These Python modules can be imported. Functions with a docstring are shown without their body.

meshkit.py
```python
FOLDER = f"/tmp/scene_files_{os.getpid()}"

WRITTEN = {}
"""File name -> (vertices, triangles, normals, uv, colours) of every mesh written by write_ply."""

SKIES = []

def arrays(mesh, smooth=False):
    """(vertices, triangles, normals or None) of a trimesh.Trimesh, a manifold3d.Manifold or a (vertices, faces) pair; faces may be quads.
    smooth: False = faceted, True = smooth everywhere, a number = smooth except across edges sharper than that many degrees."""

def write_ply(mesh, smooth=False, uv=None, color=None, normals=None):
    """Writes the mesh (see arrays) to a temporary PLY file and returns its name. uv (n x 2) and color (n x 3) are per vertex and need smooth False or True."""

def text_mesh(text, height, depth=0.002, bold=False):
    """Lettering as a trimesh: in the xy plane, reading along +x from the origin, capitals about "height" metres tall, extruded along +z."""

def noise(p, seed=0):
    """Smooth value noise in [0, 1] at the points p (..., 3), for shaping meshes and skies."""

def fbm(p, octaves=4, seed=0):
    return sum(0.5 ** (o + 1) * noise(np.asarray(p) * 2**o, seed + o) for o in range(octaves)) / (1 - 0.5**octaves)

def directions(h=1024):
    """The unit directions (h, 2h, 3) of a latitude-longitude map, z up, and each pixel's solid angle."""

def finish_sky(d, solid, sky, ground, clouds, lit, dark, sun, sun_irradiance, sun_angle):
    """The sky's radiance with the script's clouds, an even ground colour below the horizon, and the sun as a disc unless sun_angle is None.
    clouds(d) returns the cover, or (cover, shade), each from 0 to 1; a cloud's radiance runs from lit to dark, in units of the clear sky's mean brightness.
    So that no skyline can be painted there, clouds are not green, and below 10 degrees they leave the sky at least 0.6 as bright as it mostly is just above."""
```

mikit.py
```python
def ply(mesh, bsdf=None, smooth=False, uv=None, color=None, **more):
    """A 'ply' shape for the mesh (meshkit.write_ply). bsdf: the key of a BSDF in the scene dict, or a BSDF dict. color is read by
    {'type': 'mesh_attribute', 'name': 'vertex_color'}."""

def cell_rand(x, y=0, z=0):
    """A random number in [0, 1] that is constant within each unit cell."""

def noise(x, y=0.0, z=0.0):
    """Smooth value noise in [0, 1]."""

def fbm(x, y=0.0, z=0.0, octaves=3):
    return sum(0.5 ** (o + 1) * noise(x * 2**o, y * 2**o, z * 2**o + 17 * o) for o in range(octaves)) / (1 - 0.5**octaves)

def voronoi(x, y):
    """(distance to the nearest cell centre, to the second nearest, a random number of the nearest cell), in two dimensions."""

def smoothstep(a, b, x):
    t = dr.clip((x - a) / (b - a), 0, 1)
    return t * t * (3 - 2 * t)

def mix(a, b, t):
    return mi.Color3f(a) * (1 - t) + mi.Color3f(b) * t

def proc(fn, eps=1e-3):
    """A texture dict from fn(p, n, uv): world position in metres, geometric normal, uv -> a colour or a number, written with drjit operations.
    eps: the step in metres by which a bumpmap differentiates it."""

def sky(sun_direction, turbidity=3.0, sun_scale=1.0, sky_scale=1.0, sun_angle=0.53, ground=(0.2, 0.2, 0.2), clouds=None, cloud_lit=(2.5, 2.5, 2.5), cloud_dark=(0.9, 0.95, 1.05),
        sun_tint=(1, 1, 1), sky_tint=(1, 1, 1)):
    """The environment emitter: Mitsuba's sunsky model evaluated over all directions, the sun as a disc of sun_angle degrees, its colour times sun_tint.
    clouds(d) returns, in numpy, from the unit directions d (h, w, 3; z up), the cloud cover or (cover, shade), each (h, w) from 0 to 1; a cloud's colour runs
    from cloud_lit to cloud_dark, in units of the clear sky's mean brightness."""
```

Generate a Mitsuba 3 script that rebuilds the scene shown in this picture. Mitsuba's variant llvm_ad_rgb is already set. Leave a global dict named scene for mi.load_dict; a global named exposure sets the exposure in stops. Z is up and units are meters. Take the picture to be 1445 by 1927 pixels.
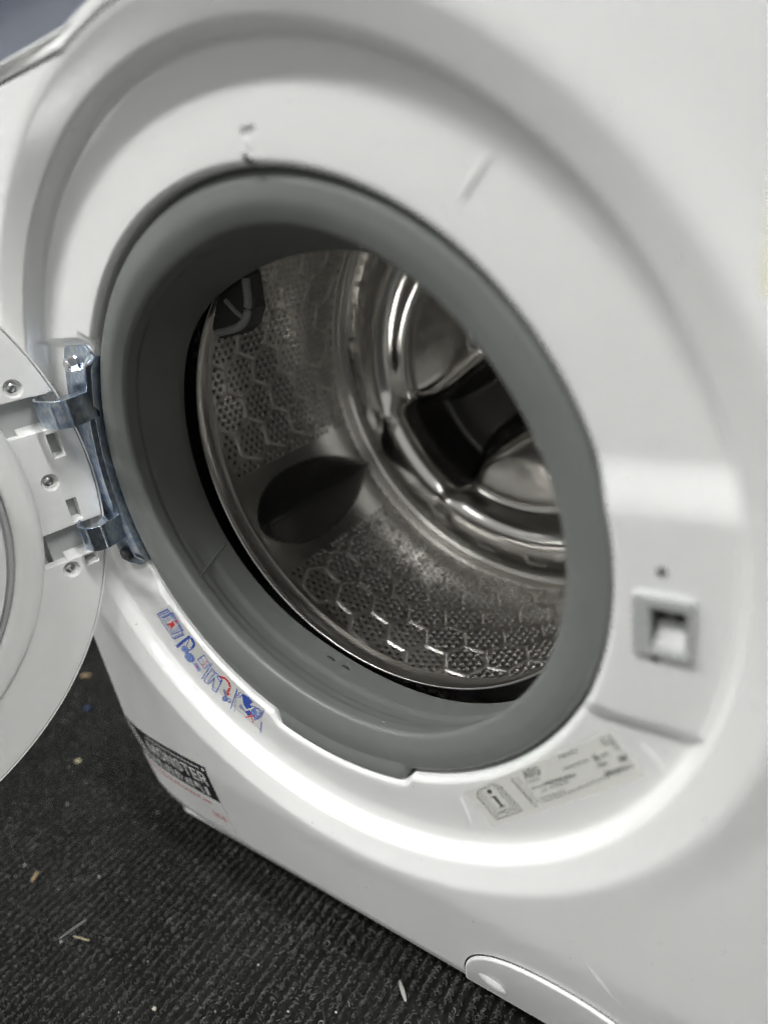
import math, random
import numpy as np
import trimesh
import mapbox_earcut as earcut
import mitsuba as mi
import drjit as dr
import mikit, meshkit
from mikit import proc, noise, fbm, smoothstep, mix, voronoi
from shapely.geometry import Polygon, LineString, Point, box as sbox
from shapely.ops import unary_union

T = mi.ScalarTransform4f
scene, labels = {}, {}
HZ = 0.43            # height of the door opening's axis above the carpet; the machine is modelled about that axis
rng = np.random.default_rng(7)

# ---------------------------------------------------------------- camera, light, exposure
exposure = 1.32
CAM = np.array([0.26817, -0.23273, 0.15575])
FW = np.array([-0.56870844, 0.71921595, -0.39912295])
YAW, PITCH, ROLL, FOC = -0.669065, -0.410560, -0.164270, 1234.575
_r0 = np.cross(FW, [0, 0, 1.0]); _r0 /= np.linalg.norm(_r0); _u0 = np.cross(_r0, FW)
UP = -math.sin(ROLL) * _r0 + math.cos(ROLL) * _u0
off = np.array([0, 0, HZ])
scene['camera'] = {'type': 'thinlens', 'fov': 2 * math.degrees(math.atan(1445 / 2 / FOC)), 'fov_axis': 'x',
                   'to_world': T().look_at(origin=(CAM + off).tolist(), target=(CAM + off + FW).tolist(), up=UP.tolist()),
                   'aperture_radius': 0.0047, 'focus_distance': 0.492, 'near_clip': 0.01, 'far_clip': 50.0}

# ceiling light panels of the workshop: they hang about two metres above the door opening, in front of the machine
def lamp(key, x, y, z, sx, sy, power, label):
    scene[key] = {'type': 'rectangle', 'to_world': T().translate([x, y, z + HZ]).rotate([1, 0, 0], 180).scale([sx / 2, sy / 2, 1]),
                  'emitter': {'type': 'area', 'radiance': {'type': 'rgb', 'value': [power * c for c in (1.0, 1.0, 0.985)]}}}
    labels[key] = {'label': label, 'category': 'ceiling light', 'group': 'ceiling lights above and in front of the machine'}
lamp('ceiling_light', -0.30, -0.95, 2.0, 1.4, 0.14, 35, 'long ceiling light panel hung above and in front of the machine')
lamp('ceiling_light_001', -2.0, -0.8, 2.0, 1.2, 0.14, 18, 'long ceiling light panel hung to the left of the machine')
lamp('ceiling_light_002', 0.3, -3.5, 2.0, 1.4, 0.30, 5, 'wide ceiling light panel far in front of the machine')
lamp('ceiling_light_003', 1.7, -0.15, 2.0, 1.2, 0.14, 34, 'long ceiling light panel hung to the right of the machine')
# added even ambient fill for the shadows and drum reflections; no room is built
scene['ambient_fill'] = {'type': 'constant', 'radiance': {'type': 'rgb', 'value': [0.160, 0.161, 0.157]}}

# ---------------------------------------------------------------- materials
def rgb(*c): return {'type': 'rgb', 'value': list(c)}
def pr(base, rough=0.4, metal=0.0, spec=0.5, **k):
    d = {'type': 'principled', 'base_color': base if isinstance(base, dict) else rgb(*base), 'roughness': rough, 'metallic': metal, **k}
    if not metal: d['specular'] = spec
    return d
def mat(key, bsdf): scene[key] = {'type': 'twosided', 'bsdf': bsdf}

def white_speck(p, n, uv):      # a faint tone drift and a few grains of grit on the white plastic
    drift = fbm(p.x * 9, p.y * 9, p.z * 9, 3)
    d, d2, r = voronoi(p.x * 60 + p.y * 17, p.z * 60)
    g = dr.select((d < 0.022) & (r > 0.86), 0.35, 1.0)
    v = (0.765 + 0.03 * drift) * g
    return mi.Color3f(v, v * 1.0, v * 0.985)
mat('m_white', pr(proc(white_speck), 0.17, spec=0.5))
mat('m_white_matt', pr(proc(lambda p, n, uv: mi.Color3f(0.78 + 0.03 * fbm(p.x * 14, p.y * 14, p.z * 14, 3)) * mi.Color3f(1, 1, 0.975)), 0.42))
mat('m_rubber', pr(proc(lambda p, n, uv: mi.Color3f(0.165, 0.173, 0.165) * (0.88 + 0.24 * fbm(p.x * 26, p.y * 26, p.z * 26, 4))), 0.40, spec=0.45))
def zinc_col(p, n, uv):        # blue chromate film, cloudy, a little yellow where it thins
    a = fbm(p.x * 420, p.y * 420, p.z * 260, 3); b = fbm(p.x * 70 + 9, p.y * 70, p.z * 50, 2)
    c = mix((0.36, 0.45, 0.60), (0.60, 0.66, 0.72), smoothstep(0.30, 0.72, a))
    return mix(c, (0.52, 0.51, 0.45), smoothstep(0.55, 0.80, b) * 0.5)
def zinc_rough(p, n, uv): return 0.12 + 0.20 * fbm(p.x * 380, p.y * 380, p.z * 240, 3)
mat('m_zinc', pr(proc(zinc_col), proc(zinc_rough), 1.0))
mat('m_bolt', pr((0.66, 0.66, 0.66), 0.22, 1.0))
mat('m_bolt_dark', pr((0.16, 0.16, 0.17), 0.35, 1.0))
def steel_rough(p, n, uv): return 0.19 + 0.06 * fbm(p.x * 60, p.y * 200, p.z * 60, 2)
mat('m_drum', pr((0.86, 0.845, 0.815), proc(steel_rough), 1.0))
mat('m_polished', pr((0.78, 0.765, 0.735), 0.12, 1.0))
mat('m_shaded_steel', pr((0.10, 0.098, 0.095), 0.38, 1.0))  # drum back steel with the star's dark reflections put into its colour
mat('m_black', pr((0.014, 0.014, 0.015), 0.5))
mat('m_lifter', pr((0.020, 0.020, 0.021), 0.28))
mat('m_handle', pr((0.40, 0.425, 0.49), 0.4))
mat('m_latch', pr((0.42, 0.43, 0.425), 0.4))
mat('m_ridge', pr((0.82, 0.80, 0.76), 0.36, 1.0))
mat('m_tongue', pr((0.60, 0.60, 0.59), 0.4))
mat('m_nozzle_dark', pr((0.045, 0.045, 0.043), 0.45))
mat('m_nozzle', pr((0.27, 0.275, 0.265), 0.4))
mat('m_grey_plastic', pr((0.20, 0.205, 0.20), 0.45))
mat('m_film', pr((0.70, 0.70, 0.675), 0.16))
mat('m_paper', pr((0.71, 0.705, 0.665), 0.40))
mat('m_black_print', pr((0.02, 0.02, 0.022), 0.4))
mat('m_grey_print', pr((0.16, 0.16, 0.16), 0.5))
mat('m_blue_print', pr((0.025, 0.075, 0.40), 0.4))
mat('m_light_blue_print', pr((0.20, 0.30, 0.60), 0.4))
mat('m_red_print', pr((0.62, 0.03, 0.035), 0.4))
mat('m_faded_red_print', pr((0.50, 0.14, 0.13), 0.5))
mat('m_white_print', pr((0.72, 0.72, 0.71), 0.4))
mat('m_yellow_paper', pr((0.72, 0.72, 0.55), 0.5))
scene['m_glass'] = {'type': 'dielectric', 'int_ior': 1.5, 'ext_ior': 1.0}
mat('m_clear_film', pr((0.55, 0.56, 0.54), 0.2))
mat('m_wood', pr((0.27, 0.20, 0.12), 0.7))
mat('m_straw', pr((0.42, 0.38, 0.24), 0.7))
mat('m_grey_straw', pr((0.30, 0.30, 0.28), 0.7))
mat('m_crumb', pr((0.45, 0.42, 0.35), 0.7))
mat('m_pale_crumb', pr((0.40, 0.40, 0.38), 0.6))
mat('m_blue_bead', pr((0.025, 0.05, 0.13), 0.6))
def fibre_col(p, n, uv):
    a = fbm(p.x * 420, p.y * 420, p.z * 300, 2); b = fbm(p.x * 22, p.y * 22, 0, 3)
    return mi.Color3f(0.016, 0.016, 0.0155) * (0.45 + 1.25 * a) * (0.55 + 0.9 * b)
mat('m_carpet', pr(proc(fibre_col), 0.9, spec=0.15))
mat('m_fibre', pr(proc(lambda p, n, uv: mi.Color3f(0.070, 0.071, 0.069) * (0.25 + 1.5 * fbm(p.x * 300, p.y * 300, 0, 2)) * (0.5 + fbm(p.x * 18, p.y * 18, 5, 3))), 0.7, spec=0.3))
mat('m_fibre_pale', pr((0.22, 0.22, 0.205), 0.7))

# ---------------------------------------------------------------- mesh helpers
def emit(key, mesh, bsdf, smooth=30, label=None, kind=None):
    if isinstance(mesh, (tuple, list)) and len(mesh) == 2 and not isinstance(mesh[0], trimesh.Trimesh):
        v, f = np.asarray(mesh[0], float), np.asarray(mesh[1], int)
        if f.shape[1] == 4: f = np.vstack([f[:, [0, 1, 2]], f[:, [0, 2, 3]]])
        mesh = trimesh.Trimesh(v, f, process=False)
    mesh = trimesh.Trimesh(np.asarray(mesh.vertices) + off, mesh.faces, process=False)
    k, i = key, 0
    while k in scene:
        i += 1; k = f'{key}_{i:03d}'
    scene[k] = mikit.ply(mesh, bsdf, smooth=smooth)
    if label or kind:
        labels[k] = {}
        if label: labels[k]['label'] = label
        if kind: labels[k]['kind'] = kind
    return k
def thing(key, label, cat, group=None):
    labels[key] = {'label': label, 'category': cat}
    if group: labels[key]['group'] = group
def cat_(ms): return trimesh.util.concatenate(list(ms))
def grid_faces(n, m, wrap=False):
    """n rows (closed round when wrap) of m points."""
    i, j = np.meshgrid(np.arange(n if wrap else n - 1), np.arange(m - 1), indexing='ij')
    a = i * m + j; b = ((i + 1) % n) * m + j
    return np.stack([a, b, b + 1, a + 1], -1).reshape(-1, 4)
def tm(v, f):
    f = np.asarray(f, int)
    if f.shape[1] == 4: f = np.vstack([f[:, [0, 1, 2]], f[:, [0, 2, 3]]])
    return trimesh.Trimesh(np.asarray(v, float), f, process=False)
def lathe(prof, n=360, ox=0.0, oz=0.0, a0=None, a1=None):
    """prof: (R, y) list turned about the y axis."""
    prof = np.asarray(prof, float)
    wrap = a0 is None
    th = np.linspace(0, 2 * math.pi, n, endpoint=False) if wrap else np.linspace(a0, a1, n)
    v = np.stack([ox + np.cos(th)[:, None] * prof[None, :, 0], np.broadcast_to(prof[None, :, 1], (n, len(prof))), oz + np.sin(th)[:, None] * prof[None, :, 0]], -1).reshape(-1, 3)
    return tm(v, grid_faces(n, len(prof), wrap))
def rnd(pts, r=0.001, k=4):
    """Polyline with its inner corners rounded (radius-like distance r)."""
    pts = [np.asarray(p, float) for p in pts]; out = [pts[0]]
    for a, b, c in zip(pts[:-2], pts[1:-1], pts[2:]):
        u, w = a - b, c - b
        lu, lw = np.linalg.norm(u), np.linalg.norm(w)
        d = min(r, lu * .45, lw * .45)
        p, q = b + u / lu * d, b + w / lw * d
        for t in np.linspace(0, 1, k + 1): out.append((1 - t) ** 2 * p + 2 * t * (1 - t) * b + t * t * q)
    out.append(pts[-1])
    return np.array(out)
def tri2d(rings):
    """rings: list of (n,2) arrays, outer first. Returns triangles into the stacked points."""
    v = np.vstack(rings); ends = np.cumsum([len(r) for r in rings]).astype(np.uint32)
    return earcut.triangulate_float64(np.ascontiguousarray(v, float), ends).reshape(-1, 3)
def prism(poly, h, b=0.0, place=None, back=True, seg=3, dens=None):
    """A plate of shapely outline poly in (u,v), from w=0 to w=h, its upper edges rounded by b. place maps (u,v,w) arrays to points."""
    out = []
    for g in getattr(poly, 'geoms', [poly]):
        if g.is_empty: continue
        if dens: g = g.segmentize(dens)
        rings = [np.array(r.coords)[:-1] for r in [g.exterior, *g.interiors]]
        rings = [r if (np.cross(r, np.roll(r, -1, 0)).sum() > 0) == (k == 0) else r[::-1] for k, r in enumerate(rings)]
        def inset(r, d):
            e = np.roll(r, -1, 0) - r; e /= np.linalg.norm(e, axis=1, keepdims=True) + 1e-12
            nrm = np.stack([-e[:, 1], e[:, 0]], -1); pn = np.roll(nrm, 1, 0)
            m = nrm + pn; m /= np.maximum((m * nrm).sum(1, keepdims=True), 0.35)
            return r + m * d
        levels = [(0.0, 0.0)] + [(b * (1 - math.cos(t)), h - b + b * math.sin(t)) for t in np.linspace(0, math.pi / 2, seg + 1)] if b else [(0, 0), (0, h)]
        vs, fs, base = [], [], 0
        lens = [len(r) for r in rings]; tot = sum(lens)
        for d, z in levels:
            for r in rings: q = inset(r, d) if d else r; vs.append(np.column_stack([q, np.full(len(q), z)]))
        for l in range(len(levels) - 1):
            st = 0
            for n in lens:
                i = np.arange(n); a = l * tot + st + i; c = l * tot + st + (i + 1) % n
                fs.append(np.stack([a, c, c + tot, a + tot], -1)); st += n
        f = np.vstack(fs); f = np.vstack([f[:, [0, 1, 2]], f[:, [0, 2, 3]]])
        top = [v[:, :2] for v in vs[-len(rings):]]
        t = tri2d(top); t = t + (len(levels) - 1) * tot
        f = np.vstack([f, t] + ([tri2d(rings)[:, ::-1]] if back else []))
        v = np.vstack(vs)
        out.append(trimesh.Trimesh(v, f, process=False))
    m = cat_(out)
    if place is not None: m.vertices = place(m.vertices[:, 0], m.vertices[:, 1], m.vertices[:, 2])
    return m
def frame(o, e1, e2, n):
    o, e1, e2, n = (np.asarray(x, float) for x in (o, e1, e2, n))
    return lambda u, v, w: o + u[:, None] * e1 + v[:, None] * e2 + w[:, None] * n
def xz(y): return frame([0, y, 0], [1, 0, 0], [0, 0, 1], [0, -1, 0])      # plates facing the viewer of the machine
def tube(path, r, sides=8, cap=True):
    p = np.asarray(path, float); n = len(p); r = np.broadcast_to(r, (n,))
    t = np.gradient(p, axis=0); t /= np.linalg.norm(t, axis=1, keepdims=True)
    ref = np.where(np.abs(t[:, 2:]) < 0.9, [[0, 0, 1.0]], [[1.0, 0, 0]])
    a = np.cross(t, ref); a /= np.linalg.norm(a, axis=1, keepdims=True); b = np.cross(t, a)
    an = np.arange(sides) * 2 * math.pi / sides
    v = p[:, None] + r[:, None, None] * (np.cos(an)[None, :, None] * a[:, None] + np.sin(an)[None, :, None] * b[:, None])
    q = []
    for i in range(n - 1):
        for s in range(sides): q.append([i * sides + s, (i + 1) * sides + s, (i + 1) * sides + (s + 1) % sides, i * sides + (s + 1) % sides])
    m = tm(v.reshape(-1, 3), q)
    if cap:
        vv = np.vstack([m.vertices, p[0], p[-1]]); k = len(m.vertices)
        f = [[k, (s + 1) % sides, s] for s in range(sides)] + [[k + 1, (n - 1) * sides + s, (n - 1) * sides + (s + 1) % sides] for s in range(sides)]
        m = trimesh.Trimesh(vv, np.vstack([m.faces, f]), process=False)
    return m
def boxm(lo, hi):
    lo, hi = np.array(lo, float), np.array(hi, float)
    m = trimesh.creation.box(hi - lo); m.apply_translation((lo + hi) / 2); return m
def blob(c, r, sx=1, sy=1, sz=1, sub=2, rough=0.0, seed=0):
    m = trimesh.creation.icosphere(subdivisions=sub, radius=1.0); v = m.vertices.copy()
    if rough: v *= 1 + rough * (meshkit.fbm(v * 1.7 + seed * 3.1, 2, seed) - .5)[:, None] * 2
    m.vertices = v * r * np.array([sx, sy, sz]) + np.asarray(c); return m
def ss(a, b, x):
    t = np.clip((x - a) / (b - a), 0, 1); return t * t * (3 - 2 * t)
def per(tab):
    """A smooth periodic function of the angle in degrees from (angle, value) pairs."""
    tab = sorted((a % 360, v) for a, v in tab)
    a = np.array([t[0] for t in tab]); v = np.array([t[1] for t in tab])
    g = np.arange(360); w = np.interp(g, np.r_[a - 360, a, a + 360], np.r_[v, v, v])
    k = np.exp(-0.5 * (np.arange(-24, 25) / 7.0) ** 2); k /= k.sum()
    w = np.convolve(np.r_[w[-24:], w, w[:24]], k, 'valid')
    return lambda d: np.interp(np.asarray(d) % 360, np.r_[g, 360], np.r_[w, w[0]])

# ---------------------------------------------------------------- carpet
RIB = 0.0100
def rib_h(x): return 0.5 + 0.5 * np.cos(2 * math.pi * (x / RIB))
def spaced(lo, a, b, hi, fine):
    return np.unique(np.r_[-np.geomspace(-a + 0.05, -lo + 0.05, 24)[::-1] + 0.05 if lo < a else [], np.arange(a, b, fine), np.geomspace(1, hi - b + 1, 24) + b - 1])
gx = spaced(-2.6, -1.0, 0.12, 2.6, 0.0016); gy = np.unique(np.r_[np.linspace(-2.6, -0.27, 24), np.arange(-0.26, 0.30, 0.0024), np.linspace(0.31, 2.6, 24)])
X, Y = np.meshgrid(gx, gy, indexing='ij')
nz = meshkit.fbm(np.stack([X * 330, Y * 330, X * 0], -1), 2, 3)
Z = -HZ - 0.0075 + 0.0065 * rib_h(X + 0.0012 * (meshkit.noise(np.stack([X * 8, Y * 25, X * 0], -1), 5) - .5)) + 0.0030 * (nz - .5)
emit('carpet', tm(np.stack([X, Y, Z], -1).reshape(-1, 3), grid_faces(len(gx), len(gy))), 'm_carpet', True)
labels['carpet'] = {'kind': 'structure', 'label': 'black ribbed carpet of looped fibres under the machine'}
# loose loops of yarn that stand up from the ribs, joined: nobody could count them
def loops(n, rmin, rmax, seed):
    g = np.random.default_rng(seed)
    k = 7; sides = 4
    d = np.sqrt(g.random(n)) if False else g.random(n)
    x = -0.75 + 0.86 * g.random(n) ** 0.8; y = -0.26 + 0.50 * g.random(n)
    x = np.round(x / RIB) * RIB + g.normal(0, 0.0018, n)
    r = g.uniform(rmin, rmax, n); yaw = g.uniform(0, 2 * math.pi, n); span = g.uniform(2.2, 5.2, n); lean = g.normal(0, .7, n)
    t = np.linspace(0, 1, k)[None, :] * span[:, None] - span[:, None] / 2 + math.pi / 2
    lx, lz = np.cos(t) * r[:, None] * g.uniform(.7, 1.5, n)[:, None], np.sin(t) * r[:, None]
    ly = lz * np.sin(lean)[:, None]; lz = lz * np.cos(lean)[:, None]
    px = x[:, None] + lx * np.cos(yaw)[:, None] - ly * np.sin(yaw)[:, None]
    py = y[:, None] + lx * np.sin(yaw)[:, None] + ly * np.cos(yaw)[:, None]
    pz = -HZ - 0.0070 + 0.0065 * rib_h(x)[:, None] + lz + g.normal(0, .0005, n)[:, None]
    p = np.stack([px, py, pz], -1)
    tg = np.gradient(p, axis=1); tg /= np.linalg.norm(tg, axis=2, keepdims=True) + 1e-12
    a = np.cross(tg, [0.3, 0.2, 0.93]); a /= np.linalg.norm(a, axis=2, keepdims=True) + 1e-12; b = np.cross(tg, a)
    an = np.arange(sides) * 2 * math.pi / sides
    fat = g.uniform(.00028, .00056, n)[:, None, None, None] * np.array([.6, 1, 1, 1, 1, 1, .6])[None, :, None, None]
    v = p[:, :, None] + fat * (np.cos(an)[:, None] * a[:, :, None] + np.sin(an)[:, None] * b[:, :, None])
    i, s = np.meshgrid(np.arange(k - 1), np.arange(sides), indexing='ij')
    q = np.stack([i * sides + s, (i + 1) * sides + s, (i + 1) * sides + (s + 1) % sides, i * sides + (s + 1) % sides], -1).reshape(-1, 4)
    f = (q[None] + (np.arange(n) * k * sides)[:, None, None]).reshape(-1, 4)
    return tm(v.reshape(-1, 3), f)
emit('carpet__fibre', loops(42000, .0007, .0016, 11), 'm_fibre', True, kind='stuff')
emit('carpet__lint', loops(400, .0006, .0020, 12), 'm_fibre_pale', True, kind='stuff')

# ---------------------------------------------------------------- washing machine: front panel
W = 'washing_machine__'
thing('washing_machine', 'white front loading washing machine with its round door swung open', 'washing machine')
def bow(x): return 0.013 * (np.abs(x) / 0.298) ** 8
RING_Y = 0.0195
def ring_y(x, z):
    y = np.full_like(x, RING_Y)
    hinge = ss(-0.090, -0.076, z) * (1 - ss(0.1125, 0.1165, z)) * (x < 0)
    latch = ss(-0.081, -0.070, z) * (1 - ss(0.032, 0.058, z)) * (x > 0)
    return y + 0.0035 * hinge - 0.0060 * latch
CREASE, BOT = -0.352, -0.423
nt = 1440
th = np.linspace(0, 2 * math.pi, nt, endpoint=False); deg = np.degrees(th)
tabm = ss(-113.5, -110.0, (deg + 180) % 360 - 180) * (1 - ss(-76.5, -73.0, (deg + 180) % 360 - 180))   # the seal's lug at the bottom
Rin = 0.1905 + 0.0062 * tabm
c, s = np.cos(th), np.sin(th)
Rside = 0.298 / np.maximum(np.abs(c), 1e-9)
Rtop = np.where(s > 0, np.maximum(0.2535 / np.maximum(s, 1e-9), 0.2620), 9)
Rbot = np.where(s < 0, BOT / np.minimum(s, -1e-9), 9)
Rout = np.minimum(np.minimum(Rside, Rtop), Rbot)
Rcr = np.where(Rbot <= Rside + 1e-9, CREASE / np.minimum(s, -1e-9), Rout * 0.985)
Rcr = np.clip(Rcr, 0.2612, Rout - 0.0002)
prof = []          # (radius per angle, weight of ring_y, fixed y)
def add(R, k, b): prof.append((np.broadcast_to(R, nt), k, b))
add(Rin, 1, 0.030); add(Rin, 1, 0.0052); add(Rin + .0002, 1, .0034); add(Rin + .0009, 1, .0018); add(Rin + .0021, 1, .0006); add(Rin + .0038, 1, 0.0)
for R in np.linspace(0.204, 0.2375, 14): add(R, 1, 0.0)
add(0.2389, 1, -.0002); add(0.2398, 1, -.0008); add(0.2404, 1, -.0018)
for t in (.25, .5, .75): add(0.2406 + .0028 * t, 1 - t, t * .0078)
add(0.2434, 0, .0083); add(0.2438, 0, .0075); add(0.2446, 0, .0068); add(0.2456, 0, .0063)
for R, y in rnd([(0.2466, .0059), (0.2596, .0004), (0.2640, 0.0)], .0022, 4)[1:]: add(np.minimum(R, Rout - .0004), 0, y)
pts = []
for R, k, b in prof:
    x, z = R * c, R * s
    pts.append(np.stack([x, k * ring_y(x, z) + b + 0 * x, z], -1))
R0 = np.minimum(0.2640, Rout - .0004)
def fascia_y(x, z):
    low = np.maximum(0, -z - 0.262)
    w = np.clip((np.hypot(x, z) - .2605) / .02, 0, 1)
    return w * (bow(x) + 0.09 * low) + np.maximum(0, CREASE - z) / 2.3
def surf(x, z): return fascia_y(np.asarray(x, float), np.asarray(z, float))
for t in np.linspace(0, 1, 15)[1:]:
    R = R0 + (np.maximum(Rcr, R0) - R0) * t; pts.append(np.stack([R * c, fascia_y(R * c, R * s), R * s], -1))
Rq = np.maximum(Rcr, R0)
for t in np.linspace(0, 1, 6)[1:]:
    R = Rq + (Rout - Rq) * t; pts.append(np.stack([R * c, fascia_y(R * c, R * s), R * s], -1))
last = pts[-1]
for d, sh in ((.0012, 1.0006), (.004, 1.001), (.034, 1.001)): pts.append(last * [sh, 1, sh] + [0, d, 0])
pm = tm(np.stack(pts, 1).reshape(-1, 3), grid_faces(nt, len(pts), True))
cc = pm.triangles_center
pm.update_faces(~((cc[:, 0] > .2050) & (cc[:, 0] < .2235) & (cc[:, 2] > -.0297) & (cc[:, 2] < -.0040)))     # mouth of the door lock
emit(W + 'front_panel', pm, 'm_white', 32, 'white front panel with a round dished door surround')

# raised ribs moulded into the door surround
def rib(a, b, r=0.0013, y=RING_Y):
    t = np.linspace(0, 1, 9)[:, None]; p = np.array([a[0], y + .0003, a[1]]) * (1 - t) + np.array([b[0], y + .0003, b[1]]) * t
    return tube(p, r * np.r_[.5, .85, 1, 1, 1, 1, 1, .85, .5], 10)
for a, b in (((.1465, .1735), (.1315, .1590)), ((.0915, -.1800), (.0975, -.2020)), ((.0236, .2010), (.0258, .1960)), ((.2020, -.0915), (.2135, -.1040))):
    emit(W + 'front_panel__rib', rib(a, b), 'm_white', True)
emit(W + 'front_panel__slot', boxm([.0225, RING_Y - .0002, .2030], [.0312, RING_Y + .004, .2052]), 'm_grey_plastic', False)
emit(W + 'front_panel__notch', prism(Polygon([(.0195, .1950), (.0220, .1948), (.0282, .1893), (.0255, .1892), (.0218, .1905)]), .0012, .0002, xz(RING_Y + .0010)), 'm_black', 30, 'small dark notch at the top edge of the surround')

# control fascia with the drawer, above the seam
def upper(x0, x1, zt, ztop, y0, nx=241, nzr=24):
    x = np.linspace(x0, x1, nx); zb = np.maximum(0.2560, np.sqrt(np.maximum(0, 0.2640 ** 2 - x ** 2)))
    rows = [np.stack([x, y0 + bow(x) + .020, zb], -1), np.stack([x, y0 + bow(x) + .0015, zb], -1), np.stack([x, y0 + bow(x) + .0003, zb + .0005], -1), np.stack([x, y0 + bow(x), zb + .0015], -1)]
    return x, zb, rows
x, zb, rows = upper(-.298, .298, 0, .42, 0.0)
seam = np.stack([np.stack([x, .0022 + bow(x), zb - .0035], -1), np.stack([x, .0022 + bow(x), zb + .002], -1)], 1)  # black strip added behind the drawer gap to give it its shade
emit(W + 'drawer_front__seam', tm(seam.reshape(-1, 3), grid_faces(len(x), 2)), 'm_black', False, 'black strip painting the shade of the seam under the drawer front')
# outline of the grip recess: follows the seam at an even distance
def grip_low(x): return np.maximum(0.2628, np.sqrt(np.maximum(0, 0.2690 ** 2 - (x + .002) ** 2)))
xg = np.linspace(-.262, -.012, 120)
grip = Polygon(list(zip(xg, grip_low(xg))) + [(-.006, .2705), (-.006, .300), (-.262, .300)]).buffer(-.003).buffer(.003)
outer = Polygon([(a, b) for a, b in zip(x, zb)] + [(.298, .42), (-.298, .42)])
face = outer.difference(grip).segmentize(.006)
m = prism(face, .003, .0009, xz(.003)); m.vertices[:, 1] += bow(m.vertices[:, 0])
emit(W + 'drawer_front', m, 'm_white', 30, 'white drawer front above the door with a grey finger recess')
gp = grip.buffer(-.0002)
rim = np.array(gp.segmentize(.004).exterior.coords)[:-1]
d1 = np.column_stack([rim[:, 0], np.full(len(rim), .0022), rim[:, 1]])
ins = np.array([[a, .024, b + .004 * 0] for a, b in rim]); ins[:, 2] = .263 + (ins[:, 2] - .263) * .92 + .006
n = len(rim); v = np.vstack([d1, ins]); i = np.arange(n)
f = [[a, (a + 1) % n, n + (a + 1) % n] for a in i] + [[a, n + (a + 1) % n, n + a] for a in i]
t = tri2d([rim]) + n
emit(W + 'drawer_front__grip_recess', trimesh.Trimesh(v, np.vstack([f, t]), process=False), 'm_handle', 30, 'blue grey finger recess of the drawer')

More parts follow.
